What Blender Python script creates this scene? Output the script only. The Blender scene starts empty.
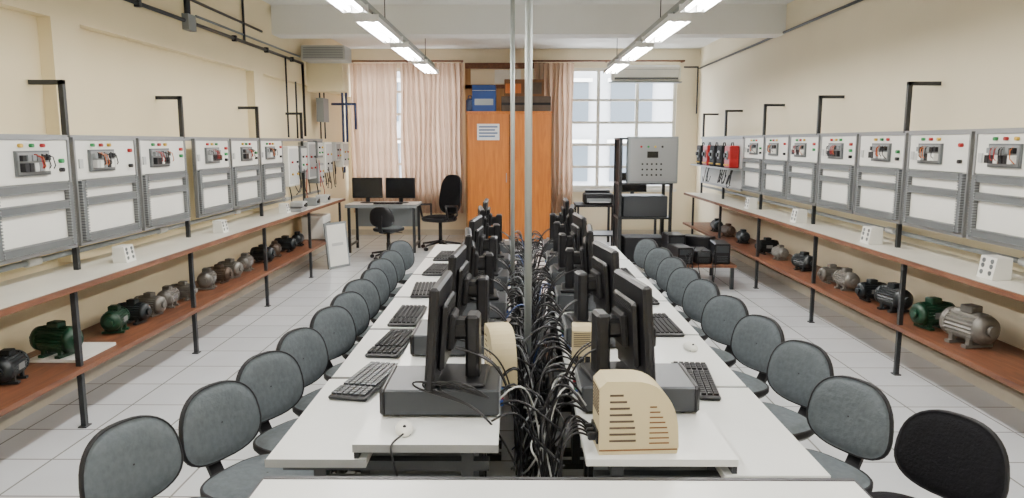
import bpy, math, random
from mathutils import Vector, Matrix
random.seed(7)
V=Vector
scene=bpy.context.scene
# ------------------------------------------------------------ materials
def pmat(name,col,rough=0.5,metal=0.0,noise=0.0,scale=8.0,bump=0.0,spec=0.5,col2=None):
    m=bpy.data.materials.new(name); m.use_nodes=True
    nt=m.node_tree; b=nt.nodes['Principled BSDF']
    b.inputs['Base Color'].default_value=(*col,1); b.inputs['Roughness'].default_value=rough
    b.inputs['Metallic'].default_value=metal
    b.inputs['Specular IOR Level'].default_value=spec
    if noise>0 or bump>0 or col2:
        tc=nt.nodes.new('ShaderNodeTexCoord'); n=nt.nodes.new('ShaderNodeTexNoise')
        n.inputs['Scale'].default_value=scale; n.inputs['Detail'].default_value=5
        nt.links.new(tc.outputs['Object'],n.inputs['Vector'])
        r=nt.nodes.new('ShaderNodeValToRGB')
        c2=col2 if col2 else tuple(c*(1-noise) for c in col)
        r.color_ramp.elements[0].color=(*c2,1); r.color_ramp.elements[1].color=(*col,1)
        r.color_ramp.elements[0].position=0.3; r.color_ramp.elements[1].position=0.65
        nt.links.new(n.outputs['Fac'],r.inputs['Fac']); nt.links.new(r.outputs['Color'],b.inputs['Base Color'])
        if bump>0:
            bp=nt.nodes.new('ShaderNodeBump'); bp.inputs['Strength'].default_value=bump; bp.inputs['Distance'].default_value=0.01
            nt.links.new(n.outputs['Fac'],bp.inputs['Height']); nt.links.new(bp.outputs['Normal'],b.inputs['Normal'])
    return m
def woodmat(name,c1,c2,rough=0.45,vec=(1,8,8)):
    m=pmat(name,c1,rough); nt=m.node_tree; b=nt.nodes['Principled BSDF']
    tc=nt.nodes.new('ShaderNodeTexCoord'); mp=nt.nodes.new('ShaderNodeMapping'); mp.inputs['Scale'].default_value=vec
    n=nt.nodes.new('ShaderNodeTexNoise'); n.inputs['Scale'].default_value=3; n.inputs['Detail'].default_value=8; n.inputs['Distortion'].default_value=1.0
    r=nt.nodes.new('ShaderNodeValToRGB'); r.color_ramp.elements[0].color=(*c2,1); r.color_ramp.elements[1].color=(*c1,1)
    r.color_ramp.elements[0].position=0.3; r.color_ramp.elements[1].position=0.7
    nt.links.new(tc.outputs['Object'],mp.inputs[0]); nt.links.new(mp.outputs[0],n.inputs['Vector'])
    nt.links.new(n.outputs['Fac'],r.inputs[0]); nt.links.new(r.outputs[0],b.inputs['Base Color'])
    return m
def emat(name,col,s):
    m=bpy.data.materials.new(name); m.use_nodes=True; nt=m.node_tree
    b=nt.nodes['Principled BSDF']; b.inputs['Base Color'].default_value=(*col,1)
    b.inputs['Emission Color'].default_value=(*col,1); b.inputs['Emission Strength'].default_value=s
    return m
M={}
M['wallL']=pmat('wall_paint_cream',(0.88,0.76,0.50),0.75,noise=0.04,scale=1.5)
M['wallR']=pmat('wall_paint_cream_right',(0.86,0.77,0.57),0.75,noise=0.04,scale=1.5)
M['ceil']=pmat('ceiling_paint',(0.82,0.82,0.79),0.8,noise=0.04,scale=2)
M['base']=pmat('baseboard_tile',(0.62,0.56,0.44),0.4,noise=0.1,scale=5)
M['lam']=pmat('white_laminate',(0.82,0.84,0.83),0.28,noise=0.04,scale=3)
M['shelf']=pmat('cream_shelf_laminate',(0.76,0.74,0.66),0.35,noise=0.08,scale=3)
M['edge']=pmat('dark_edge_band',(0.03,0.03,0.035),0.5)
M['steel']=pmat('dark_steel_tube',(0.04,0.043,0.047),0.4,0.6)
M['grey']=pmat('grey_paint',(0.24,0.26,0.27),0.45,0.2)
M['lgrey']=pmat('light_grey_plastic',(0.50,0.51,0.50),0.5)
M['alu']=pmat('aluminium',(0.30,0.31,0.32),0.45,0.6)
M['duct']=pmat('grey_wiring_duct',(0.11,0.12,0.125),0.55)
M['fin']=pmat('grey_duct_fin',(0.24,0.25,0.255),0.55)
M['white']=pmat('white_plate',(0.80,0.80,0.75),0.4,noise=0.04,scale=4)
M['black']=pmat('black_plastic',(0.007,0.007,0.009),0.40,spec=0.35)
M['blackm']=pmat('black_matte',(0.010,0.010,0.012),0.7,spec=0.3)
M['cabg']=pmat('grey_sheen_cable',(0.14,0.15,0.16),0.5)  # real grey cables, plus light reflections on the tangle put into the colour
M['screen']=pmat('lcd_screen',(0.004,0.005,0.007),0.15)
M['case']=pmat('pc_case_grey',(0.045,0.05,0.057),0.42,0.4)
M['caselt']=pmat('pc_case_silver',(0.30,0.32,0.34),0.4,0.4)
M['fab']=pmat('grey_chair_fabric',(0.098,0.116,0.128),0.95,noise=0.22,scale=40,bump=0.35)
M['fabk']=pmat('black_chair_fabric',(0.006,0.006,0.008),0.95,noise=0.3,scale=90,bump=0.3,spec=0.2)
M['beige']=pmat('beige_plastic',(0.62,0.53,0.32),0.5,noise=0.06,scale=5)
M['wood']=woodmat('brown_shelf_wood',(0.21,0.08,0.035),(0.10,0.036,0.018),0.5,(8,1,8))
M['orange']=woodmat('orange_varnished_wood',(0.60,0.19,0.018),(0.42,0.115,0.010),0.35,(6,6,0.6))
M['owood']=woodmat('door_wood',(0.50,0.29,0.12),(0.36,0.19,0.07),0.5,(6,6,0.6))
M['card']=pmat('cardboard',(0.19,0.085,0.035),0.8,noise=0.2)
M['blue']=pmat('blue_box',(0.01,0.055,0.25),0.5)
M['red']=pmat('red_plastic',(0.36,0.01,0.01),0.4)
M['green']=pmat('green_plastic',(0.015,0.22,0.06),0.4)
M['yellow']=pmat('yellow_plastic',(0.60,0.38,0.04),0.4)
M['orng']=pmat('orange_wire',(0.55,0.14,0.02),0.4)
M['mgreen']=pmat('motor_green_enamel',(0.007,0.045,0.022),0.4,0.1,noise=0.3,scale=10)
M['mdark']=pmat('motor_dark_enamel',(0.014,0.019,0.022),0.45,0.2,noise=0.3,scale=10)
M['mgrey']=pmat('motor_grey_enamel',(0.20,0.19,0.17),0.45,0.4,noise=0.25,scale=10)
M['mbrown']=pmat('motor_brown_enamel',(0.10,0.07,0.05),0.5,0.3,noise=0.3,scale=10)
M['pipe']=pmat('galvanised_pipe',(0.33,0.36,0.35),0.4,0.5)
M['bpipe']=pmat('blue_pipe',(0.02,0.05,0.16),0.4)
M['tube']=emat('fluorescent_tube',(1.0,0.97,0.92),122)
M['fix']=pmat('lamp_housing_white',(0.85,0.85,0.85),0.35)
M['exb']=pmat('exterior_building',(0.40,0.41,0.42),0.8,noise=0.1)
M['exw']=pmat('exterior_window_dark',(0.08,0.10,0.12),0.3)
M['paper']=pmat('paper_sign',(0.8,0.82,0.84),0.7)
M['ink']=pmat('ink_blue',(0.1,0.16,0.3),0.7)
def tile():
    m=pmat('floor_tile',(0.8,0.8,0.8),0.22); nt=m.node_tree; b=nt.nodes['Principled BSDF']
    tc=nt.nodes.new('ShaderNodeTexCoord'); br=nt.nodes.new('ShaderNodeTexBrick')
    br.offset=0.0; br.squash=1.0
    br.inputs['Color1'].default_value=(0.78,0.81,0.85,1); br.inputs['Color2'].default_value=(0.73,0.76,0.80,1)
    br.inputs['Mortar'].default_value=(0.30,0.30,0.30,1); br.inputs['Scale'].default_value=1.0
    br.inputs['Mortar Size'].default_value=0.006; br.inputs['Brick Width'].default_value=0.42; br.inputs['Row Height'].default_value=0.42
    br.inputs['Bias'].default_value=0.0
    n=nt.nodes.new('ShaderNodeTexNoise'); n.inputs['Scale'].default_value=2.5; n.inputs['Detail'].default_value=6
    mx=nt.nodes.new('ShaderNodeMix'); mx.data_type='RGBA'; mx.blend_type='MULTIPLY'; mx.inputs[0].default_value=0.15
    nt.links.new(tc.outputs['Object'],br.inputs['Vector']); nt.links.new(tc.outputs['Object'],n.inputs['Vector'])
    nt.links.new(br.outputs['Color'],mx.inputs[6]); nt.links.new(n.outputs['Fac'],mx.inputs[7])
    nt.links.new(mx.outputs[2],b.inputs['Base Color'])
    return m
M['tile']=tile()
def curtainmat():
    m=bpy.data.materials.new('curtain_fabric'); m.use_nodes=True; nt=m.node_tree
    b=nt.nodes['Principled BSDF']; b.inputs['Base Color'].default_value=(0.46,0.35,0.25,1); b.inputs['Roughness'].default_value=0.9
    t=nt.nodes.new('ShaderNodeBsdfTranslucent'); t.inputs[0].default_value=(0.66,0.45,0.32,1)
    mx=nt.nodes.new('ShaderNodeMixShader'); mx.inputs[0].default_value=0.42
    nt.links.new(b.outputs[0],mx.inputs[1]); nt.links.new(t.outputs[0],mx.inputs[2])
    nt.links.new(mx.outputs[0],nt.nodes['Material Output'].inputs[0]); return m
M['curt']=curtainmat()

# ------------------------------------------------------------ builder
class B:
    def __init__(s): s.v=[]; s.f=[]; s.m=[]; s.sm=[]; s.mats=[]
    def mi(s,k):
        if k not in s.mats: s.mats.append(k)
        return s.mats.index(k)
    def add(s,vs,fs,mat,smooth=False):
        o=len(s.v); s.v+= [tuple(p) for p in vs]; i=s.mi(mat)
        for f in fs: s.f.append([o+a for a in f]); s.m.append(i); s.sm.append(smooth)
    def box(s,a,b,mat,rot=None,piv=None,bev=0.0):
        x0,y0,z0=a; x1,y1,z1=b
        if x0>x1:x0,x1=x1,x0
        if y0>y1:y0,y1=y1,y0
        if z0>z1:z0,z1=z1,z0
        if bev>0:
            e=min(bev,(x1-x0)/2.01,(y1-y0)/2.01,(z1-z0)/2.01)
            vs=[];idx={}
            for sx in(0,1):
                for sy in(0,1):
                    for sz in(0,1):
                        cx,cy,cz=(x0,x1)[sx],(y0,y1)[sy],(z0,z1)[sz]
                        ix,iy,iz=(e if sx==0 else -e),(e if sy==0 else -e),(e if sz==0 else -e)
                        idx[(sx,sy,sz,0)]=len(vs);vs.append(V((cx,cy+iy,cz+iz)))
                        idx[(sx,sy,sz,1)]=len(vs);vs.append(V((cx+ix,cy,cz+iz)))
                        idx[(sx,sy,sz,2)]=len(vs);vs.append(V((cx+ix,cy+iy,cz)))
            fs=[]
            cen=V(((x0+x1)/2,(y0+y1)/2,(z0+z1)/2))
            def addf(l):
                c=sum((vs[i] for i in l),V((0,0,0)))/len(l)
                n=(vs[l[1]]-vs[l[0]]).cross(vs[l[2]]-vs[l[0]])
                fs.append(l if n.dot(c-cen)>0 else l[::-1])
            q=[(0,0),(1,0),(1,1),(0,1)]
            for sd in(0,1):
                addf([idx[(sd,a_,b_,0)] for a_,b_ in q]); addf([idx[(a_,sd,b_,1)] for a_,b_ in q]); addf([idx[(a_,b_,sd,2)] for a_,b_ in q])
            for p in(0,1):
                for r in(0,1):
                    addf([idx[(0,p,r,1)],idx[(1,p,r,1)],idx[(1,p,r,2)],idx[(0,p,r,2)]])
                    addf([idx[(p,0,r,0)],idx[(p,1,r,0)],idx[(p,1,r,2)],idx[(p,0,r,2)]])
                    addf([idx[(p,r,0,0)],idx[(p,r,1,0)],idx[(p,r,1,1)],idx[(p,r,0,1)]])
                    for t in(0,1): addf([idx[(p,r,t,0)],idx[(p,r,t,1)],idx[(p,r,t,2)]])
        else:
            vs=[V(p) for p in((x0,y0,z0),(x1,y0,z0),(x1,y1,z0),(x0,y1,z0),(x0,y0,z1),(x1,y0,z1),(x1,y1,z1),(x0,y1,z1))]
            fs=[(0,3,2,1),(4,5,6,7),(0,1,5,4),(1,2,6,5),(2,3,7,6),(3,0,4,7)]
        if rot is not None:
            pv=V(piv) if piv is not None else V(((x0+x1)/2,(y0+y1)/2,(z0+z1)/2))
            vs=[pv+rot@(p-pv) for p in vs]
        s.add(vs,fs,mat)
    def lathe(s,o,d,prof,mat,seg=16,teeth=0.0,smooth=True):
        o=V(o); d=V(d).normalized()
        u=d.cross(V((0,0,1)) if abs(d.z)<0.9 else V((1,0,0))).normalized(); w=d.cross(u)
        vs=[];fs=[];n=len(prof)
        for t,r in prof:
            for k in range(seg):
                a=2*math.pi*k/seg; rr=r*(1-teeth*(k%2))
                vs.append(o+d*t+u*(math.cos(a)*rr)+w*(math.sin(a)*rr))
        for i in range(n-1):
            for k in range(seg):
                k2=(k+1)%seg; fs.append((i*seg+k,i*seg+k2,(i+1)*seg+k2,(i+1)*seg+k))
        s.add(vs,fs,mat,smooth and teeth==0)
        s.add(vs[:seg],[tuple(range(seg))[::-1]],mat); s.add(vs[-seg:],[tuple(range(seg))],mat)
    def cyl(s,a,b,r,mat,seg=12,r2=None):
        a=V(a);b=V(b); s.lathe(a,b-a,[(0,r),((b-a).length,r2 if r2 is not None else r)],mat,seg)
    def tube(s,pts,r,mat,seg=8):
        pts=[V(p) for p in pts]
        for i in range(len(pts)-1): s.cyl(pts[i],pts[i+1],r,mat,seg)
        for p in pts[1:-1]: s.ball(p,r,mat,seg,4)
    def ball(s,c,r,mat,seg=12,rings=6,sc=(1,1,1)):
        c=V(c);vs=[];fs=[]
        for i in range(rings+1):
            ph=math.pi*i/rings
            for k in range(seg):
                a=2*math.pi*k/seg
                vs.append(c+V((math.sin(ph)*math.cos(a)*r*sc[0],math.sin(ph)*math.sin(a)*r*sc[1],-math.cos(ph)*r*sc[2])))
        for i in range(rings):
            for k in range(seg):
                k2=(k+1)%seg; fs.append((i*seg+k,i*seg+k2,(i+1)*seg+k2,(i+1)*seg+k))
        s.add(vs,fs,mat,True)
    def prism(s,poly,mapf,a,b,mat,smooth=False):
        n=len(poly); vs=[mapf(p,a) for p in poly]+[mapf(p,b) for p in poly]
        s.add(vs,[(i,(i+1)%n,n+(i+1)%n,n+i) for i in range(n)],mat,smooth)
        s.add(vs,[tuple(range(n))[::-1],tuple(range(n,2*n))],mat)
    def pad(s,c,u,v,n,w,h,t,mf,me,mb,ex=2.8,curve=0.0,taper=0.0,seg=36):
        c=V(c);u=V(u).normalized();v=V(v).normalized();n=V(n).normalized()
        rings=[(0.02,t/2,mf),(0.4,t/2*.97,mf),(0.7,t/2*.88,mf),(0.88,t/2*.62,mf),(0.955,t/2*.3,mf),(0.97,t*.22,me),(1.0,t*.12,me),(1.0,-t*.15,me),(0.93,-t*.4,mb),(0.6,-t/2,mb),(0.02,-t/2,mb)]
        R=[]
        for sc,off,m in rings:
            ring=[]
            for k in range(seg):
                a=2*math.pi*k/seg; ca,sa=math.cos(a),math.sin(a)
                x=w/2*math.copysign(abs(ca)**(2/ex),ca)*sc; y=h/2*math.copysign(abs(sa)**(2/ex),sa)*sc
                x*=1-taper*(y/(h/2))
                ring.append(c+u*x+v*y+n*(off+curve*(2*x/w)**2))
            R.append(ring)
        for i in range(len(R)-1):
            fs=[(k,(k+1)%seg,seg+(k+1)%seg,seg+k) for k in range(seg)]
            s.add(R[i]+R[i+1],fs,rings[i+1][2],True)
    def mesh(s,name):
        me=bpy.data.meshes.new(name); me.from_pydata(s.v,[],s.f)
        for k in s.mats: me.materials.append(M[k])
        me.polygons.foreach_set('material_index',s.m); me.polygons.foreach_set('use_smooth',s.sm)
        me.update()
        import bmesh
        bm=bmesh.new(); bm.from_mesh(me); bmesh.ops.remove_doubles(bm,verts=bm.verts,dist=1e-5)
        bmesh.ops.recalc_face_normals(bm,faces=bm.faces); bm.to_mesh(me); bm.free()
        return me
def place(name,me,loc=(0,0,0),rz=0.0,sc=1.0,rot=None):
    if isinstance(me,B): me=me.mesh(name)
    o=bpy.data.objects.new(name,me); scene.collection.objects.link(o)
    o.location=loc; o.rotation_euler=rot if rot else (0,0,rz)
    if sc!=1.0: o.scale=(sc,)*3 if not isinstance(sc,tuple) else sc
    return o
def simple(name,a,b,mat):
    c=[(a[i]+b[i])/2 for i in range(3)]; k=B(); k.box([a[i]-c[i] for i in range(3)],[b[i]-c[i] for i in range(3)],mat); return place(name,k,c)

# ------------------------------------------------------------ room
XL,XR,YF,YB,ZC=-3.10,3.25,-1.6,13.6,3.35
fl=B(); fl.box((XL-.2,YF-.2,-0.1),(XR+.2,YB+.2,0),'tile'); place('floor',fl)
simple('ceiling',(XL-.2,YF-.2,ZC),(XR+.2,YB+.2,ZC+.15),'ceil')
k=B()
k.box((XL-.2,YF,0),(XL,YB,ZC),'wallL')
for y in(1.4,4.9,8.6): k.box((XL,y,.9),(XL+.09,y+.32,2.5),'wallL')
k.box((XL,YF,2.5),(XL+.09,YB,ZC),'wallL')
place('wall_left',k)
simple('wall_right',(XR,YF,0),(XR+.2,YB,ZC),'wallR')
simple('wall_front',(XL-.2,YF-.2,0),(XR+.2,YF,ZC),'wallR')
WL=(-3.0,-1.02); WR=(0.75,2.86); WZ=(0.85,3.02); DX=(-0.95,0.5)
k=B()
k.box((XL-.2,YB,0),(WL[0],YB+.2,ZC),'wallR'); k.box((WL[1],YB,0),(WR[0],YB+.2,ZC),'wallR'); k.box((WR[1],YB,0),(XR+.2,YB+.2,ZC),'wallR')
for w in(WL,WR):
    k.box((w[0],YB,0),(w[1],YB+.2,WZ[0]),'wallR'); k.box((w[0],YB,WZ[1]),(w[1],YB+.2,ZC),'wallR')
place('wall_back',k)
simple('ceiling_beam',(XL+.09,9.3,3.0),(XR,9.65,ZC),'ceil')
simple('ceiling_beam',(XL+.09,2.2,3.0),(XR,2.55,ZC),'ceil')
simple('trim_beam_stub',(XL+.09,10.75,2.42),(-2.5,11.1,2.95),'wallL')
k=B(); k.box((XL,YF,0),(XL+.03,YB,.1),'base'); place('baseboard_left',k)
simple('baseboard_right',(XR-.03,YF,0),(XR,YB,.1),'base')
simple('baseboard_back',(XL+.03,YB-.03,0),(XR-.03,YB,.1),'base')
def window(name,w,nx,zs):
    k=B(); y0,y1=YB+.04,YB+.10
    k.box((w[0],y0,WZ[0]),(w[0]+.06,y1,WZ[1]),'white');k.box((w[1]-.06,y0,WZ[0]),(w[1],y1,WZ[1]),'white')
    k.box((w[0],y0,WZ[0]),(w[1],y1,WZ[0]+.06),'white');k.box((w[0],y0,WZ[1]-.06),(w[1],y1,WZ[1]),'white')
    for i in range(1,nx):
        x=w[0]+(w[1]-w[0])*i/nx; k.box((x-.03,y0+.005,WZ[0]),(x+.03,y1-.005,WZ[1]),'white')
    for z in zs: k.box((w[0],y0+.01,z-.022),(w[1],y1-.01,z+.022),'white')
    k.box((w[0]-.03,YB-.06,WZ[0]-.05),(w[1]+.03,YB+.16,WZ[0]),'white')
    place(name,k)
window('window_1',WL,3,[1.3,1.75,2.2,2.6]); window('window_2',WR,3,[1.25,1.65,2.05,2.45])
k=B()
k.box((DX[0],YB-.05,0),(DX[0]+.1,YB-.001,3.05),'owood');k.box((DX[1]-.1,YB-.05,0),(DX[1],YB-.001,3.05),'owood')
k.box((DX[0],YB-.06,3.0),(DX[1],YB-.001,3.1),'wood'); k.box((DX[0]+.1,YB-.04,0),(DX[1]-.1,YB-.001,2.65),'owood')
k.box((DX[0]+.1,YB-.03,2.72),(DX[1]-.1,YB-.001,3.0),'wallR'); k.box((DX[0],YB-.05,2.65),(DX[1],YB-.001,2.72),'wood')
k.box((-.42,YB-.045,2.74),(.05,YB-.03,2.98),'white')
place('door_1',k)
k=B(); k.box((-9,22,-2),(12,24,4.2),'exb')
for i in range(11):
    for j in range(3):
        k.box((-8.4+i*1.85,21.9,-1.2+j*1.75),(-7.2+i*1.85,22.0,-.1+j*1.75),'exw')
        k.box((-8.5+i*1.85,21.8,-.08+j*1.75),(-7.1+i*1.85,22.0,0.02+j*1.75),'white')
place('exterior_building',k)
def curtain(x0,x1,z0,z1,amp,nf,y):
    k=B(); n=nf*10; vs=[];rows=14
    for r in range(rows+1):
        z=z1+(z0-z1)*r/rows
        for i in range(n+1):
            t=i/n; a=amp*(0.55+0.45*r/rows)
            ph=t*nf*2*math.pi+0.5*math.sin(r*.35+t*9)
            vs.append((x0+(x1-x0)*t+0.012*math.sin(r*.6+t*14), y+a*math.sin(ph)+a*.35*math.sin(2.3*ph+1), z))
    fs=[(r*(n+1)+i,r*(n+1)+i+1,(r+1)*(n+1)+i+1,(r+1)*(n+1)+i) for r in range(rows) for i in range(n)]
    k.add(vs,fs,'curt',True); place('curtain',k)
curtain(-3.0,-2.16,.42,3.08,.035,8,YB-.17)
curtain(-2.10,-0.98,.42,3.08,.06,12,YB-.20)
curtain(0.28,0.98,.42,3.08,.06,8,YB-.20)
for a,b in((-3.0,-.97),(.2,2.95)):
    k=B(); k.cyl((a,YB-.17,3.12),(b,YB-.17,3.12),.016,'wood')
    for x in(a+.03,(a+b)/2,b-.03): k.box((x-.012,YB-.17,3.105),(x+.012,YB-.002,3.135),'wood')
    place('curtain_rod',k)
k=B(); k.box((-.6,-.2,0),(.6,0,.28),'white',bev=.035); k.box((-.55,-.205,.03),(.55,-.18,.065),'duct'); k.box((-.57,-.203,.20),(.57,-.19,.206),'grey')
k.box((-.62,-.19,-.02),(.62,0,.0),'grey')
place('air_conditioner',k,(2.22,YB-.30,2.74))
k=B(); k.box((-.3,-.2,0),(.3,.2,.2),'lgrey',bev=.01)
for i in range(7): k.box((-.27,-.206,.03+i*.022),(.27,-.2,.04+i*.022),'grey')
place('air_conditioner',k,(-2.65,10.5,2.80))

# ------------------------------------------------------------ lights
fx=B()
fx.prism([(-.095,.0),(-.075,.06),(.075,.06),(.095,0),(.088,0),(.068,.05),(-.068,.05),(-.088,0)],lambda p,a:V((p[0],a,p[1])),-.64,.64,'fix')
fx.box((-.095,-.645,0),(.095,-.635,.06),'fix');fx.box((-.095,.635,0),(.095,.645,.06),'fix')
for x in(-.045,.045):
    fx.cyl((x,-.6,.018),(x,.6,.018),.013,'tube',8)
    for y in(-.615,.615): fx.box((x-.015,y-.015,.0),(x+.015,y+.015,.05),'lgrey')
fxm=fx.mesh('fluorescent_light')
LY=[0.1,1.75,3.4,5.1,6.8,8.45,10.1]
for x in(-1.22,1.30):
    for y in LY: place('fluorescent_light',fxm,(x,y,2.66))
    k=B(); k.box((-.02,-1.3,0),(.02,10.9,.04),'pipe')
    for y in(-1,1,3,5,7,10): k.cyl((0,y,.03),(0,y,.58),.005,'steel',6)
    for y in LY:
        for dy in(-.4,.4): k.cyl((0,y+dy,-.055),(0,y+dy,0),.006,'steel',6)
    place('light_rail',k,(x,0,2.77))

# ------------------------------------------------------------ conduits
k=B()
k.tube([(XL+.11,4.3,2.78),(XL+.11,10.5,2.78),(XL+.11,10.5,1.78)],.018,'steel')
k.tube([(XL+.11,6.9,3.34),(XL+.11,6.9,2.78)],.03,'steel'); k.box((XL+.09,6.82,2.7),(XL+.15,6.98,2.84),'grey')
k.tube([(XL+.10,3.2,3.02),(XL+.10,8.9,2.98)],.014,'steel')
k.tube([(XL+.10,7.1,2.86),(XL+.10,10.4,2.86)],.012,'grey')
k.tube([(XL+.11,8.3,2.78),(XL+.11,8.3,3.34)],.014,'steel')
for y in range(5,11): k.box((XL+.09,y-.02,2.75),(XL+.135,y+.02,2.81),'steel')
k.tube([(XL+.12,9.7,2.78),(XL+.12,9.7,1.76)],.012,'steel'); k.tube([(XL+.15,11.9,2.95),(-2.72,11.9,2.95),(-2.72,11.9,1.7)],.02,'bpipe')
k.tube([(XL+.12,12.2,2.6),(-2.85,12.2,2.6),(-2.85,12.2,1.2)],.02,'bpipe')
k.tube([(XL+.12,12.0,2.3),(-2.75,12.0,2.3),(-2.6,12.0,2.3),(-2.6,12.0,1.9)],.02,'bpipe')
for y in(10.1,11.3,11.55): k.tube([(XL+.12,y,2.5),(XL+.12,y,1.75)],.012,'steel')
k.box((XL+.09,11.2,2.0),(XL+.2,11.5,2.35),'grey')
place('electrical_conduit',k)
k=B()
k.tube([(XR-.02,2.0,3.05),(XR-.02,13.5,3.0)],.016,'steel'); k.tube([(XR-.03,4.75,3.34),(XR-.03,4.75,1.8)],.022,'steel')
k.tube([(2.95,13.5,3.02),(XR-.05,13.5,3.02),(XR-.05,13.5,2.2)],.014,'steel')
place('electrical_conduit',k)
# ------------------------------------------------------------ wall benches
def bench(side,wx,fxx,px,y0,y1,ys,ybr,ztop):
    s=1 if side=='left' else -1
    k=B(); wx=wx+s*.001
    for z in (.87,.38):
        k.box((fxx-s*.005,y0,z-.028),(wx,y1,z-.003),'wood')
        k.box((fxx+s*.0,y0,z-.032),(fxx-s*.022,y1,z),'wood')
        if z>.5: k.box((fxx-s*.022,y0,z-.003),(wx,y1,z),'shelf')
    for y in ys:
        k.box((fxx-s*.03,y-.015,0),(fxx-s*.06,y+.015,.86),'steel')
        k.box((fxx-s*.02,y-.03,0),(fxx-s*.07,y+.03,.008),'steel')
        k.box((fxx-s*.03,y-.012,.82),(wx,y+.012,.842),'steel'); k.box((fxx-s*.03,y-.012,.33),(wx,y+.012,.35),'steel')
    for y in ybr:
        zz=2.09 if s>0 else 2.16
        k.box((px-s*.03,y-.016,.87),(px-s*.062,y+.016,zz),'steel')
        k.box((px-s*.03,y-.016,zz-.03),(wx,y+.016,zz),'steel')
    k.box((px-s*.03,y0,ztop-.02),(px-s*.06,y1,ztop+.015),'alu')
    k.cyl((px-s*.1,y0,.98),(px-s*.1,y1,.98),.018,'grey'); 
    for i in range(int((y1-y0)/1.65)):
        yy=y0+.5+i*1.65; k.cyl((px-s*.1,yy,.98),(px-s*.1,yy+.12,.98),.028,'lgrey')
    place('laboratory_bench',k)
bench('left',XL,-2.57,-2.85,2.2,11.0,[2.75,4.25,5.82,7.55,9.2,10.8],[3.1,4.77,6.43,8.31,10.0],1.73)
bench('right',XR,2.75,2.97,2.2,12.3,[3.65,5.3,6.9,8.55,10.2,11.8],[4.15,5.84,7.54,9.2,10.9,12.2],1.77)

def panel(seed):
    r=random.Random(seed); k=B(); W=.39; H=.70
    k.box((-.02,-W,0),(-.005,W,H),'lgrey')
    for a,b in(((-.02,-W,0),(.012,-W+.018,H)),((-.02,W-.018,0),(.012,W,H)),((-.02,-W,0),(.012,W,.018)),((-.02,-W,H-.018),(.012,W,H))): k.box(a,b,'alu')
    k.box((-.005,-W+.02,.43),(.004,W-.02,H-.02),'white')
    c=-.08+.05*(seed%3)
    k.box((.004,c-.15,.475),(.02,c+.15,.62),'duct'); k.box((.02,c-.14,.485),(.024,c+.14,.61),'fin')
    for i in range(6):
        col=r.choice(['black','lgrey','grey','black','white'])
        k.box((.024,c-.13+i*.044,.50),(.055,c-.13+i*.044+.036,.55),col)
        k.box((.024,c-.13+i*.044,.562),(.045,c-.13+i*.044+.032,.595),r.choice(['black','grey','grey']))
    for i in range(5):
        y=c-.12+r.random()*.22; k.tube([(.03,y,.60),(.06,y+.02,.58),(.065,y+.03,.53),(.04,y+.04,.50)],.003,r.choice(['red','orng','black','black']),5)
    for i in range(3):
        k.cyl((.004,c-.1+i*.10,.65),(.025,c-.1+i*.10,.65),.012,['green','red','yellow'][(i+seed)%3] ,10)
    for i,cc in enumerate(['black','green','red']):
        if (seed+i)%4: k.cyl((.004,.29,.50+i*.055),(.028,.29,.50+i*.055),.014,cc,10)
    k.box((.004,-.34,.50),(.014,-.30,.56),'lgrey')
    def ductv(y,z0,z1):
        k.box((0,y-.02,z0),(.028,y+.02,z1),'duct'); n=int((z1-z0)/.018)
        for i in range(n):
            for sgn in(-1,1): k.box((.002,y+sgn*.02,z0+.004+i*.018),(.034,y+sgn*.026,z0+.013+i*.018),'fin')
    def ducth(z,y0,y1):
        k.box((0,y0,z-.02),(.028,y1,z+.02),'duct'); n=int((y1-y0)/.018)
        for i in range(n):
            for sgn in(-1,1): k.box((.002,y0+.004+i*.018,z+sgn*.02),(.034,y0+.013+i*.018,z+sgn*.026),'fin')
    ductv(-.34,.03,.42); ductv(.34,.03,.42); ducth(.05,-.315,.315); ducth(.40,-.315,.315); ducth(.285,-.315,.315)
    k.box((-.004,-.31,.075),(.003,.31,.26),'white'); k.box((-.004,-.31,.31),(.003,.31,.375),'white')
    return k.mesh('electrical_training_panel')
pms=[panel(i) for i in range(4)]
for i,y in enumerate([2.26,3.085,3.91,4.735,5.56,6.53,7.355,8.2]): place('electrical_training_panel',pms[i%4],(-2.85,y+.4,1.03))
for i in range(8): place('electrical_training_panel',pms[(i*3+1)%4],(2.97,3.25+i*.823+.4,1.07),math.pi)

k=B()
k.prism([(-.06,0),(.07,0),(.045,.15),(-.06,.15)],lambda p,a:V((p[0],a,p[1])),-.085,.085,'white')
for y in(-.045,.045):
    for z in(.04,.085,.12):
        x=.07-.025*z/.15; k.cyl((x-.01,y,z),(x+.004,y,z),.017,'duct',10)
om=k.mesh('outlet_box')
for y in(3.5,5.1,6.8,8.7): place('outlet_box',om,(-2.76,y,.871),0,.75)
for y in(4.5,6.1,7.7,9.3): place('outlet_box',om,(2.93,y,.871),math.pi,.9)

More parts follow.
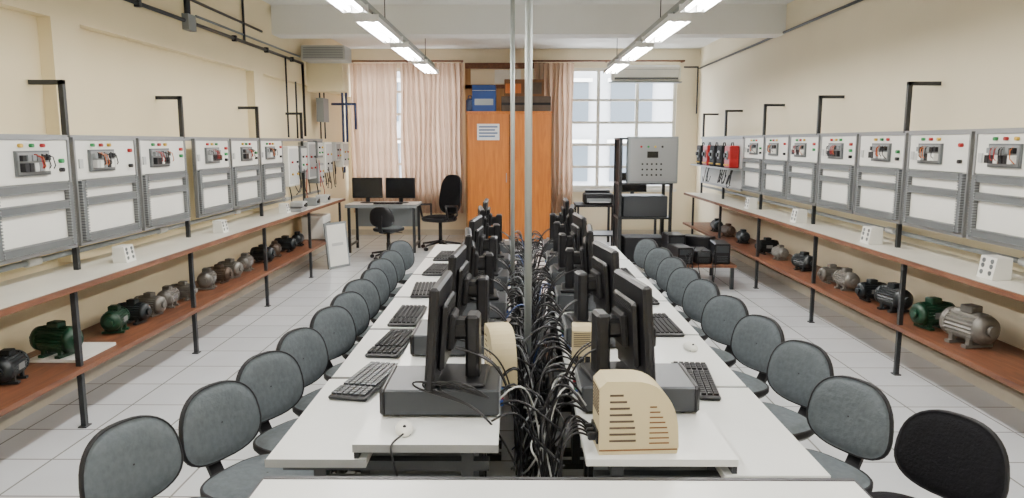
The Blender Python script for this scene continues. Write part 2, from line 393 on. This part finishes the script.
def motor(col,style=0):
    k=B()
    k.lathe((0,-.11,.125),(0,1,0),[(0,.10),(.22,.10)],col,48,teeth=.10)
    k.lathe((0,-.165,.125),(0,1,0),[(0,.05),(.015,.085),(.055,.098)],col,24)
    k.lathe((0,.11,.125),(0,1,0),[(0,.098),(.05,.09),(.065,.03)],col,24)
    k.cyl((0,-.165,.125),(0,-.19,.125),.035,col,16)
    k.cyl((0,.17,.125),(0,.235,.125),.014,'alu',12)
    for y in(-.07,.07):
        k.box((-.10,y-.02,0),(.10,y+.02,.02),col); k.box((-.075,y-.015,.015),(-.05,y+.015,.07),col); k.box((.05,y-.015,.015),(.075,y+.015,.07),col)
    k.box((-.045,-.05,.21),(.045,.05,.26),col,bev=.008); k.box((.088,-.05,.10),(.10,.05,.15),'alu')
    return k.mesh('electric_motor')
mm={c:motor(c) for c in('mgreen','mdark','mgrey','mbrown')}
L=[(3.95,'mdark',.7,.2),(4.4,'mgreen',.82,1.4),(5.05,'mgreen',.72,.2),(5.3,'mdark',.68,1.5),(5.55,'mgrey',.68,1.4),(5.84,'mgrey',.66,.1),(6.12,'mgrey',.6,1.6),(6.6,'mgrey',.72,.2),(6.88,'mbrown',.68,1.5),(7.15,'mgrey',.72,1.3),(7.55,'mgrey',.7,.1),(8.1,'mdark',.75,1.4),(8.5,'mbrown',.7,.2),(8.9,'mdark',.75,1.5),(9.4,'mdark',.7,.1)]
k=B(); k.box((-.16,-.2,0),(.16,.2,.018),'white'); place('mounting_plate',k,(-2.80,4.5,.381))
for y,c,s,a in L: place('electric_motor',mm[c],(-2.83,y,.40 if abs(y-4.4)<.01 else .381),a,s)
R=[(4.76,'mgrey',1.02,.2),(5.2,'mgreen',.85,-1.4),(5.75,'mdark',.85,.2),(6.12,'mdark',.7,-1.5),(6.6,'mgrey',.75,.1),(6.92,'mgrey',.68,-1.5),(7.6,'mdark',.75,.3),(8.3,'mgrey',.65,.1),(8.75,'mdark',.75,-1.5),(9.7,'mdark',.7,0),(10.4,'mbrown',.7,.2),(11.0,'mdark',.75,0)]
for y,c,s,a in R: place('electric_motor',mm[c],(2.97,y,.381),a,s)

# ------------------------------------------------------------ computer desks
k=B(); Lh=.405
k.box((-.46,-Lh,.728),(0,Lh,.75),'lam'); k.box((-.462,-Lh-.002,.726),(.002,-Lh,.752),'fin'); 
k.box((-.74,-Lh,.677),(-.42,Lh,.70),'lam'); k.box((-.742,-Lh-.002,.675),(-.42,-Lh,.702),'fin')
k.box((-.46,-Lh+.01,.70),(-.445,Lh-.01,.728),'steel')
for y in(-.34,.34):
    k.box((-.70,y-.02,.645),(-.03,y+.02,.677),'steel'); k.box((-.60,y-.02,.03),(-.56,y+.02,.65),'steel'); k.box((-.12,y-.02,.03),(-.08,y+.02,.73),'steel')
    k.box((-.70,y-.025,0),(-.03,y+.025,.03),'steel'); k.box((-.56,y-.008,.2),(-.12,y+.008,.62),'duct')
k.box((-.12,-.34,.3),(-.10,.34,.6),'duct')
dm=k.mesh('computer_desk')
for i in range(6):
    y=2.225+.835*i+Lh
    place('computer_desk',dm,(-.06+random.uniform(-.006,.006),y,0)); place('computer_desk',dm,(.205+random.uniform(-.0,.02),y-.10,0),math.pi)
k=B(); k.box((-.84,-.34,.722),(.84,.34,.748),'lam'); k.box((-.843,.34,.72),(.843,.344,.75),'edge');k.box((-.844,-.344,.72),(-.84,.344,.75),'edge');k.box((.84,-.344,.72),(.844,.344,.75),'edge')
k.box((-.84,.328,.748),(.84,.344,.7505),'edge')
for x in(-.75,.75):
    for y in(-.28,.28): k.box((x-.02,y-.02,0),(x+.02,y+.02,.722),'steel')
    k.box((x-.015,-.28,.66),(x+.015,.28,.70),'steel')
k.box((-.75,-.285,.66),(.75,-.265,.70),'steel')
place('front_table',k,(.115,1.66,0))

def pc():
    k=B(); k.box((-.20,-.145,0.008),(.20,.145,.10),'case',bev=.006)
    k.box((.19,-.148,.005),(.215,.148,.103),'black',bev=.01); k.box((.215,-.12,.07),(.218,.05,.085),'grey'); k.cyl((.214,.10,.06),(.22,.10,.06),.012,'alu')
    k.box((-.203,-.135,.015),(-.2,.135,.093),'caselt')
    k.box((-.207,-.13,.03),(-.2,-.06,.085),'alu')
    for i,c in enumerate(['blue','green','mgreen','black','black','red','blue']): k.box((-.214,-.04+i*.022,.03),(-.2,-.025+i*.022,.05),c)
    for i in range(5): k.box((-.205,-.04,.06+i*.006),(-.2,.12,.063+i*.006),'alu')
    for x in(-.16,.16):
        for y in(-.11,.11): k.cyl((x,y,0),(x,y,.01),.015,'black',10)
    return k.mesh('desktop_computer')
pcm=pc()
def monitor():
    k=B(); R=Matrix.Rotation(math.radians(-4),3,'Y'); pv=(0,0,.02)
    k.box((-.022,-.185,.0),(.012,.185,.365),'black',rot=R,piv=pv,bev=.01)
    k.box((.012,-.168,.03),(.0135,.168,.345),'screen',rot=R,piv=pv)
    k.box((-.045,-.13,.06),(-.02,.13,.30),'black',rot=R,piv=pv,bev=.012)
    k.box((-.068,-.07,.12),(-.04,.07,.25),'blackm',rot=R,piv=pv,bev=.01)
    for i in range(6): k.box((-.047,-.11,.262+i*.006),(-.0445,.11,.265+i*.006),'blackm',rot=R,piv=pv)
    k.box((-.13,-.045,.15),(-.06,.045,.22),'black',bev=.015)
    k.box((-.165,-.05,.008),(-.115,.05,.24),'black',bev=.010)
    k.box((-.19,-.12,.0),(-.01,.12,.016),'black',bev=.006)
    return k.mesh('lcd_monitor')
mom=monitor()
def keyboard(c='black',kc='blackm'):
    k=B(); k.box((-.08,-.225,0),(.08,.225,.018),c,bev=.006)
    for r in range(6):
        for j in range(18):
            if j in(13,) : continue
            x=.062-r*.024; y=-.212+j*.0236
            k.box((x-.009,y,.018),(x+.009,y+.019,.026),kc)
    return k.mesh('keyboard')
kbm=keyboard(); kbm2=keyboard('black','case')
def mouse():
    k=B(); k.ball((0,0,.012),.03,'white',16,8,(1,1.8,.75)); k.ball((0,-.03,.030),.006,'black',8,4)
    k.box((-.02,-.04,0),(.02,.04,.012),'black',bev=.004)
    return k.mesh('computer_mouse')
msm=mouse()
LYs=[2.60,3.33,4.03,4.78,5.5,6.25]
for i,y in enumerate(LYs):
    place('desktop_computer',pcm,(-.265,y,.751),math.pi)
    place('lcd_monitor',mom,(-.30,y,.853),math.pi+[-.04,-.06,.08,-.1,.1,0][i])
RYs=[2.64,3.47,4.22,4.95,5.65,6.35]
for i,y in enumerate(RYs):
    place('desktop_computer',pcm,(.425,y,.751),0)
    place('lcd_monitor',mom,(.44,y,.853),[.15,.15,-.08,.1,-.1,0][i])
place('keyboard',kbm2,(-.625,2.98,.702),math.pi-.18); place('keyboard',kbm,(-.615,3.56,.702),math.pi-.1)
place('keyboard',kbm,(.74,3.0,.702),-.12)
for y in(3.95,4.7,5.5,6.2): place('keyboard',kbm,(-.63,y+.2,.702),math.pi+random.uniform(-.1,.1))
for y in(3.85,4.6,5.4): place('keyboard',kbm,(.78,y+.1,.702),random.uniform(-.1,.1))
place('computer_mouse',msm,(-.375,2.33,.752),.2); place('computer_mouse',msm,(.84,3.5,.702),.2)
def stab():
    k=B(); pts=[(0,0),(.235,0),(.24,.02)]
    for i in range(11):
        a=i/10*math.pi/2; pts.append((.09+.148*math.cos(a)**.8,.06+.165*math.sin(a)))
    pts+=[(.02,.225),(0,.205)]
    k.prism(pts,lambda p,a:V((p[0],a,p[1])),-.06,.06,'beige')
    for i in range(8):
        z=.04+i*.02; k.box((.03,-.0615,z),(.11-.002*i*i*.4,-.059,z+.006),'mbrown')
        k.box((.15,-.0615,z*.8),(.21-.0008*i*i,-.059,z*.8+.004),'card')
        k.box((-.002,-.05,.12+i*.01),(.0,.05,.124+i*.01),'mbrown')
    k.box((.0,-.062,.012),(.235,-.059,.016),'card')
    for i in range(3):
        k.box((-.006,-.05+i*.035,.03),(0,-.02+i*.035,.07),'black'); k.box((-.03,-.045+i*.035,.038),(-.005,-.025+i*.035,.062),'black',bev=.004)
    return k.mesh('voltage_stabilizer')
stm=stab()
place('voltage_stabilizer',stm,(.245,2.215,.751),.06,1.03); place('voltage_stabilizer',stm,(-.09,2.94,.751),-1.35,(.8,.8,1.0))
place('voltage_stabilizer',stm,(.27,3.02,.751),1.5,(.8,.7,.8))

k=B(); k.cyl((0,0,0),(0,0,ZC),.017,'pipe',16); k.cyl((0,0,ZC-.02),(0,0,ZC),.05,'pipe',16); k.cyl((0,0,0),(0,0,.02),.05,'pipe',16); place('conduit_pole',k,(.048,3.42,0))
k=B(); k.cyl((0,0,0),(0,0,ZC),.014,'pipe',16); k.cyl((0,0,ZC-.02),(0,0,ZC),.05,'pipe',16); k.cyl((0,0,0),(0,0,.02),.05,'pipe',16); place('conduit_pole',k,(-.035,4.9,0))

def cables(name,lines,r,mat):
    cu=bpy.data.curves.new(name,'CURVE'); cu.dimensions='3D'; cu.bevel_depth=r; cu.bevel_resolution=1; cu.resolution_u=6
    for pts in lines:
        sp=cu.splines.new('NURBS'); sp.points.add(len(pts)-1)
        for p,q in zip(sp.points,pts): p.co=(*q,1)
        sp.use_endpoint_u=True; sp.order_u=4
    cu.materials.append(M[mat]); o=bpy.data.objects.new(name,cu); scene.collection.objects.link(o); return o
rr=random.Random(3)
def rnd(a,b): return rr.uniform(a,b)
allc=[]
for i in range(230):
    y=rnd(2.25,7.1); side=rr.random()<.5
    x0=-.05 if side else .20; xs=-.065 if side else .23
    p=[(xs+(-.02 if side else .01),y,rnd(.765,.80)),(x0+(.05 if side else -.05),y+rnd(-.08,.08),rnd(.76,.96)),(rnd(-.02,.17),y+rnd(-.2,.2),rnd(.60,.84))]
    for j in range(4): p.append((rnd(-.04,.19),y+rnd(-.35,.35),rnd(.12,.72)))
    p.append((rnd(-.03,.18),y+rnd(-.35,.35),rnd(.02,.3)))
    allc.append(p)
for i in range(80):
    y=rnd(2.22,6.5)
    allc.append([(rnd(-.04,.18),y,rnd(.4,.78)),(rnd(-.03,.18),y+.2,rnd(.6,.9)),(rnd(-.04,.19),y+rnd(.2,.6),rnd(.3,.8)),(rnd(-.03,.18),y+rnd(.1,.8),rnd(.2,.8))])
rr.shuffle(allc)
cables('cable_tangle',allc[:170],.0040,'black'); cables('cable_tangle',allc[170:250],.0052,'black'); cables('cable_tangle',allc[250:296],.0042,'cabg'); cables('cable_tangle',allc[296:304],.0035,'bpipe'); cables('cable_tangle',allc[304:],.0035,'lgrey')  # grey strands: some true grey cable, others reflected light painted as grey
d=[]
for i,y in enumerate(LYs):
    for j in range(4):
        a=rnd(-.08,.08); d.append([(-.22,y+a,.98),(-.12,y+a+.02,.95),(-.05,y+a,.9),(-.02,y+a,.78),(.02,y+a,.55)])
for i,y in enumerate(RYs):
    for j in range(4):
        a=rnd(-.08,.08); d.append([(.34,y+a,.98),(.27,y+a+.02,.96),(.20,y+a,.92),(.16,y+a,.78),(.12,y+a,.55)])
d.append([(-.37,2.28,.765),(-.39,2.25,.757),(-.41,2.21,.757),(-.38,2.18,.70),(-.34,2.18,.5),(-.25,2.16,.35)])
for j in range(5): d.append([(.222,2.18+j*.02,.80),(.18,2.17+j*.02,.83+.012*j),(.14,2.15,.80),(.12,2.14,.70),(.11+.02*j,2.14,.3)])
for j in range(4): d.append([(-.10,2.44,.83),(-.2-.05*j,2.41,.92),(-.30-.03*j,2.43,.87),(-.22,2.42,.84),(-.08,2.40,.78),(0,2.38,.6)])
cables('monitor_cable',d,.0035,'black')
for y in(2.5,3.6,4.4,5.2,6.0,6.8):
    k=B(); k.box((-.045,0,.0),(.045,.45,.05),'lgrey',bev=.006)
    for j in range(5): k.box((-.025,.04+j*.08,.05),(.025,.09+j*.08,.075),'black',bev=.005)
    place('power_strip',k,(.13,y,0))

# ------------------------------------------------------------ chairs
def chair(fab):
    k=B()
    k.pad((.02,0,.44),(0,1,0),(1,0,0),(0,0,1),.42,.42,.075,fab,'blackm','black',ex=3.0)
    n=V((math.cos(.12),0,math.sin(.12))); up=V((-math.sin(.12),0,math.cos(.12)))
    k.pad((-.23,0,.632),(0,1,0),up,n,.378,.30,.055,fab,'blackm','black',ex=2.6,curve=.025,taper=.10)
    pts=[(.0,0,.395),(-.16,0,.39),(-.24,0,.41),(-.275,0,.47),(-.27,0,.59),(-.262,0,.66)]
    for i in range(len(pts)-1):
        a,b=V(pts[i]),V(pts[i+1]); dd=(b-a).normalized(); pr=dd.cross(V((0,1,0)))
        vs=[a+V((0,.03,0))+pr*.008,a-V((0,.03,0))+pr*.008,a-V((0,.03,0))-pr*.008,a+V((0,.03,0))-pr*.008]
        vs+=[p+(b-a)*1.05 for p in vs]; k.add(vs,[(0,1,2,3),(4,5,6,7),(0,1,5,4),(1,2,6,5),(2,3,7,6),(3,0,4,7)],'black')
    k.box((-.1,-.08,.38),(.12,.08,.405),'black'); k.cyl((0,0,.08),(0,0,.39),.025,'black',14); k.cyl((0,0,.08),(0,0,.24),.032,'black',14)
    k.tube([(.05,-.08,.39),(.05,-.2,.385)],.006,'black')
    for i in range(5):
        a=i*2*math.pi/5+.3; c,s=math.cos(a),math.sin(a)
        k.cyl((c*.02,s*.02,.11),(c*.27,s*.27,.075),.022,'black',8,r2=.014)
        k.cyl((c*.27,s*.27,.08),(c*.27,s*.27,.045),.008,'black',8)
        k.cyl((c*.27-s*.018,s*.27+c*.018,.027),(c*.27+s*.018,s*.27-c*.018,.027),.027,'blackm',14)
    return k.mesh('task_chair')
cm=chair('fab'); cmk=chair('fabk')
def setchair(x,y,deg,m=cm):
    a=math.radians(deg); place('task_chair',m,(x+.23*math.cos(a),y+.23*math.sin(a),0),a)
LC=[(-1.305,2.34,-24),(-1.16,2.72,-26),(-1.11,3.14,-28),(-1.09,3.56,-22),(-1.06,4.06,-25),(-1.06,4.47,-24),(-1.08,4.9,-28),(-1.07,5.34,-20),(-1.10,5.8,-26),(-1.10,6.25,-24),(-1.12,6.9,-28)]
for c in LC: setchair(*c)
RC=[(1.32,2.80,208),(1.33,3.34,206),(1.30,3.86,205),(1.27,4.38,209),(1.26,4.92,204),(1.25,5.4,206),(1.26,5.9,205),(1.26,6.45,208),(1.25,7.05,205)]
setchair(1.495,2.42,210,cmk)
for c in RC: setchair(*c)

# ------------------------------------------------------------ cupboard + things on top
k=B(); W=.68
k.box((-W,-.25,.08),(W,.25,2.16),'orange'); k.box((-W-.01,-.26,2.16),(W+.01,.25,2.19),'orange'); k.box((-W+.02,-.22,0),(W-.02,.23,.08),'blackm')
for s in(-1,1):
    k.box((s*.006,-.272,.10),(s*(W-.004),-.252,2.14),'orange',bev=.003)
    k.box((s*.04,-.285,1.05),(s*.055,-.272,1.2),'alu')
k.box((-.52,-.276,1.73),(-.16,-.273,1.99),'paper'); 
for i in range(4): k.box((-.49,-.278,1.93-i*.05),(-.19-.04*(i%2),-.2765,1.955-i*.05),'ink')
k.box((-.005,-.274,.1),(.005,-.25,2.14),'blackm')
place('wooden_cupboard',k,(-.14,12.35,0))
k=B(); k.box((-.19,-.15,0),(.19,.15,.42),'blue',bev=.004); k.box((-.15,-.152,.1),(.15,-.15,.2),'caselt'); k.box((-.19,-.153,.33),(.19,-.149,.335),'white'); place('blue_box',k,(-.55,12.3,2.19))
k=B(); k.box((-.08,-.12,0),(.08,.12,.30),'bpipe',bev=.04); k.tube([(-.05,0,.28),(-.03,0,.36),(.03,0,.36),(.05,0,.28)],.01,'bpipe'); place('carry_bag',k,(-.80,12.55,2.191),0,.75)
k=B(); k.box((-.40,-.18,0),(.40,.18,.24),'mbrown',bev=.004); k.box((-.4,-.182,.1),(.4,-.18,.14),'blackm'); place('cardboard_box',k,(.13,12.33,2.19))
k=B(); k.box((-.32,-.16,0),(.32,.16,.27),'card',bev=.004); k.box((-.3,-.163,.05),(-.05,-.16,.2),'orng'); k.box((.02,-.163,.04),(.28,-.16,.22),'mbrown'); place('cardboard_box',k,(.10,12.33,2.43))

# ------------------------------------------------------------ left back desk, monitors, office chair
k=B(); k.box((-.55,-.33,.72),(.55,.33,.75),'lam'); k.box((-.55,-.332,.70),(.55,-.31,.75),'grey')
for x in(-.5,.5):
    for y in(-.28,.28): k.box((x-.02,y-.02,0),(x+.02,y+.02,.72),'steel')
    k.box((x-.015,-.28,.1),(x+.015,.28,.13),'steel')
k.box((-.5,.27,.35),(.5,.285,.7),'grey'); place('side_desk',k,(-2.10,11.6,0))
wm=B(); wm.box((-.02,-.235,.08),(.012,.235,.40),'black',bev=.008); wm.box((.012,-.222,.10),(.0135,.222,.385),'screen'); wm.box((-.05,-.03,.0),(-.02,.03,.25),'black'); wm.pad((-.03,0,.01),(1,0,0),(0,1,0),(0,0,1),.18,.24,.02,'black','black','black')
wmm=wm.mesh('desktop_monitor')
place('desktop_monitor',wmm,(-2.36,11.6,.75),-math.pi/2+.1); place('desktop_monitor',wmm,(-1.84,11.57,.75),-math.pi/2-.1)
place('keyboard',kbm,(-2.0,11.40,.751),-math.pi/2)
k=B()
k.pad((.02,0,.48),(0,1,0),(1,0,0),(0,0,1),.50,.48,.10,'fabk','black','black',ex=3)
n=V((math.cos(.15),0,math.sin(.15))); up=V((-math.sin(.15),0,math.cos(.15)))
k.pad((-.26,0,.84),(0,1,0),up,n,.46,.62,.09,'fabk','black','black',ex=3,curve=.03,taper=.08)
for s in(-1,1): k.tube([(-.05,s*.25,.47),(-.08,s*.29,.55),(-.08,s*.29,.68),(.16,s*.29,.69),(.12,s*.28,.5),(.1,s*.24,.47)],.016,'black')
k.box((-.27,-.04,.42),(-.2,.04,.6),'black'); k.cyl((0,0,.08),(0,0,.44),.028,'black')
for i in range(5):
    a=i*2*math.pi/5; c,s=math.cos(a),math.sin(a)
    k.cyl((c*.02,s*.02,.12),(c*.31,s*.31,.075),.024,'black',8,r2=.015); k.cyl((c*.31-s*.02,s*.31+c*.02,.028),(c*.31+s*.02,s*.31-c*.02,.028),.028,'blackm',14); k.cyl((c*.31,s*.31,.04),(c*.31,s*.31,.08),.008,'black',8)
place('office_chair',k,(-1.24,11.75,0),math.radians(-130),1.03)
place('task_chair',cm,(-1.9,10.75,0),math.radians(75))
def cbox(seed,w,h,body):
    r=random.Random(seed); k=B(); k.box((0,-w/2,0),(.14,w/2,h),body,bev=.008); k.box((.14,-w/2+.03,.03),(.145,w/2-.03,h-.03),'lgrey' if body!='lgrey' else 'grey')
    for i in range(4): k.cyl((.145,-w/4+(i%2)*w/2,h*.3+(i//2)*h*.3),(.165,-w/4+(i%2)*w/2,h*.3+(i//2)*h*.3),.014,r.choice(['red','green','black','yellow']),8)
    k.tube([(.07,0,0),(.08,.03,-.12),(.06,.1,-.2)],.008,'black')
    return k.mesh('control_box')
for i,(y,z,w,h,b) in enumerate([(9.35,1.15,.42,.5,'white'),(9.8,1.3,.3,.35,'duct'),(10.2,1.2,.36,.5,'lgrey'),(10.62,1.48,.3,.24,'duct'),(10.62,1.12,.32,.28,'grey'),(11.1,1.25,.4,.45,'white'),(11.7,1.4,.3,.3,'lgrey'),(12.2,1.3,.4,.4,'white')]):
    place('control_box',cbox(i,w,h,b),(-2.96,y,z))
w=[]
for i in range(12):
    y=rnd(9.4,11.4); w.append([(-2.80,y,rnd(1.2,1.55)),(-2.78,y+rnd(-.15,.15),rnd(1.05,1.3)),(-2.78,y+rnd(-.2,.2),rnd(.93,1.1)),(-2.80,y+rnd(-.2,.2),rnd(.9,1.2))])
cables('loose_wiring',w[:3],.005,'red'); cables('loose_wiring',w[3:],.006,'black')
for y,c in((9.15,'lgrey'),(9.75,'grey'),(10.3,'lgrey')): 
    k=B(); k.box((-.08,-.1,0),(.08,.1,.1),c,bev=.008); k.cyl((.08,-.04,.05),(.1,-.04,.05),.02,'black'); k.box((.08,.0,.03),(.083,.08,.08),'screen'); place('test_instrument',k,(-2.72,y,.871))
k=B(); k.box((-.12,-.2,0),(.12,.2,.05),'alu',bev=.01); k.box((-.1,-.17,.05),(.1,.17,.054),'black'); place('test_instrument',k,(-2.70,8.95,.871),.1,.8)
k=B(); R0=Matrix.Rotation(-.1,3,'Y'); k.box((-.012,-.2,0),(.012,.2,.62),'grey',rot=R0,piv=(0,0,0)); k.box((.012,-.17,.03),(.016,.17,.59),'white',rot=R0,piv=(0,0,0)); k.box((.016,-.1,.3),(.02,.1,.34),'lgrey',rot=R0,piv=(0,0,0)); place('framed_panel',k,(-2.44,9.95,.004),-.55)
k=B(); k.box((-.15,-.2,0),(.15,.2,.32),'white',bev=.01)
for i in range(5): k.cyl((.15,-.14+i*.07,.2),(.157,-.14+i*.07,.2),.02,'black')
place('electrical_module',k,(-2.80,10.2,.381))

# ------------------------------------------------------------ right back equipment
k=B()
for x in(-.33,.33):
    for y in(-.25,.25): k.box((x-.02,y-.02,.06),(x+.02,y+.02,1.75),'steel')
    for y in(-.25,.25): k.cyl((x-.015,y,.03),(x+.015,y,.03),.03,'blackm',14)
for z in(.1,.7,1.15,1.73): k.box((-.35,-.27,z),(.35,.27,z+.025),'steel')
k.box((-.33,-.25,.1),(-.32,.25,1.74),'blackm')
k.box((-.24,-.31,1.17),(.40,-.12,1.77),'grey',bev=.008); k.box((-.21,-.318,1.20),(.37,-.31,1.74),'alu')
for i in range(4): k.cyl((-.08+i*.09,-.318,1.64),(-.08+i*.09,-.335,1.64),.014,['red','green','yellow','black'][i])
k.box((0,-.325,1.50),(.14,-.318,1.58),'screen'); 
for j in range(3):
    for i in range(5): k.cyl((-.06+i*.06,-.318,1.28+j*.07),(-.06+i*.06,-.33,1.28+j*.07),.012,'black')
k.box((-.28,-.22,.725),(.30,.2,1.0),'case',bev=.01); k.box((-.25,-.22,.125),(.28,.2,.45),'blackm',bev=.01)
place('equipment_rack_cart',k,(1.66,9.9,0))
k=B(); k.box((-.35,-.3,.74),(.35,.3,.77),'blackm')
for x in(-.32,.32):
    for y in(-.27,.27): k.box((x-.015,y-.015,0),(x+.015,y+.015,.74),'steel')
k.box((-.32,-.28,.3),(.32,.28,.32),'steel'); place('printer_table',k,(1.22,11.3,0))
k=B(); k.box((-.22,-.18,0),(.22,.18,.16),'blackm',bev=.02); k.box((-.18,-.185,.03),(.18,-.18,.09),'grey'); k.box((-.15,-.26,.03),(.15,-.16,.04),'lgrey'); k.box((-.19,.05,.16),(.19,.17,.2),'black',bev=.01); place('printer',k,(1.22,11.3,.77))
place('desktop_monitor',wmm,(1.9,12.3,.8),-math.pi/2)
k=B(); k.box((-.45,-.3,.77),(.45,.3,.8),'lam')
for x in(-.4,.4):
    for y in(-.26,.26): k.box((x-.02,y-.02,0),(x+.02,y+.02,.77),'steel')
place('side_desk',k,(1.95,12.35,0))
k=B(); k.box((-.38,-.5,.26),(.38,.5,.29),'wood')
for x in(-.34,.34):
    for y in(-.46,.46): k.box((x-.02,y-.02,0),(x+.02,y+.02,.26),'steel')
place('low_bench',k,(2.15,8.95,0))
def ups():
    k=B(); k.box((-.09,-.2,0),(.09,.2,.28),'black',bev=.01); k.box((-.07,-.205,.16),(.07,-.2,.25),'case')
    for i in range(4): k.box((-.06,-.204,.03+i*.025),(.06,-.2,.04+i*.025),'case')
    return k.mesh('ups_unit')
um=ups()
for x,y,a,s in((1.93,8.7,.1,(1,1,.7)),(2.17,8.72,.0,(1,.9,.55)),(2.40,8.72,-.1,(1,1,.85)),(1.95,9.2,.05,(1.2,.9,1)),(2.25,9.2,.9,(1,1,.9))): place('ups_unit',um,(x,y,.29),a,s)
w=[]
for i in range(8):
    x=rnd(1.85,2.4); w.append([(x,8.5,rnd(.4,.5)),(x+rnd(-.1,.1),8.42,rnd(.3,.5)),(x+rnd(-.1,.1),8.40,.15),(x+rnd(-.1,.1),8.45,.01)])
cables('loose_wiring',w,.006,'black')
def vari(c):
    k=B(); k.box((-.13,-.13,0),(0,.13,.30),c,bev=.012); k.cyl((-.13,0,.17),(-.145,0,.17),.06,'grey',20); k.cyl((-.145,0,.17),(-.17,0,.17),.03,'black',12)
    for i in range(3): k.cyl((-.13,-.07+i*.07,.04),(-.15,-.07+i*.07,.04),.012,'yellow',8)
    k.tube([(-.06,-.06,.30),(-.06,-.04,.34),(-.06,.04,.34),(-.06,.06,.30)],.008,'black'); return k.mesh('variable_transformer')
vr,vb=vari('red'),vari('blackm')
k=B(); k.box((-.02,-1.1,0),(0,1.1,.72),'lgrey'); k.box((-.03,-1.1,0),(0,1.1,.03),'alu'); k.box((-.03,-1.1,.69),(0,1.1,.72),'alu')
k.box((-.2,-1.1,.28),(0,1.1,.30),'alu')
place('mounting_board',k,(3.0,11.0,1.05))
for i,(m,y) in enumerate([(vr,10.15),(vb,10.55),(vb,10.95),(vr,11.35),(vb,11.75)]): place('variable_transformer',m,(2.97,y,1.351))
w=[]
for i in range(10):
    y=rnd(10.1,11.9); w.append([(2.93,y,1.33),(2.88,y+rnd(-.1,.1),1.15),(2.86,y+rnd(-.2,.2),1.0),(2.9,y+rnd(-.2,.2),rnd(1.1,1.3))])
cables('loose_wiring',w,.006,'black')

# ------------------------------------------------------------ world, camera
wd=bpy.data.worlds.new('World'); scene.world=wd; wd.use_nodes=True
bg=wd.node_tree.nodes['Background']; bg.inputs[0].default_value=(0.90,0.94,1.0,1); bg.inputs[1].default_value=12
cd=bpy.data.cameras.new('camera'); cam=bpy.data.objects.new('camera',cd); scene.collection.objects.link(cam)
cd.sensor_width=36; cd.lens=26.0; cam.location=(0,0,1.70)
cam.rotation_euler=(math.radians(90-8.23),0,0.008)
scene.camera=cam
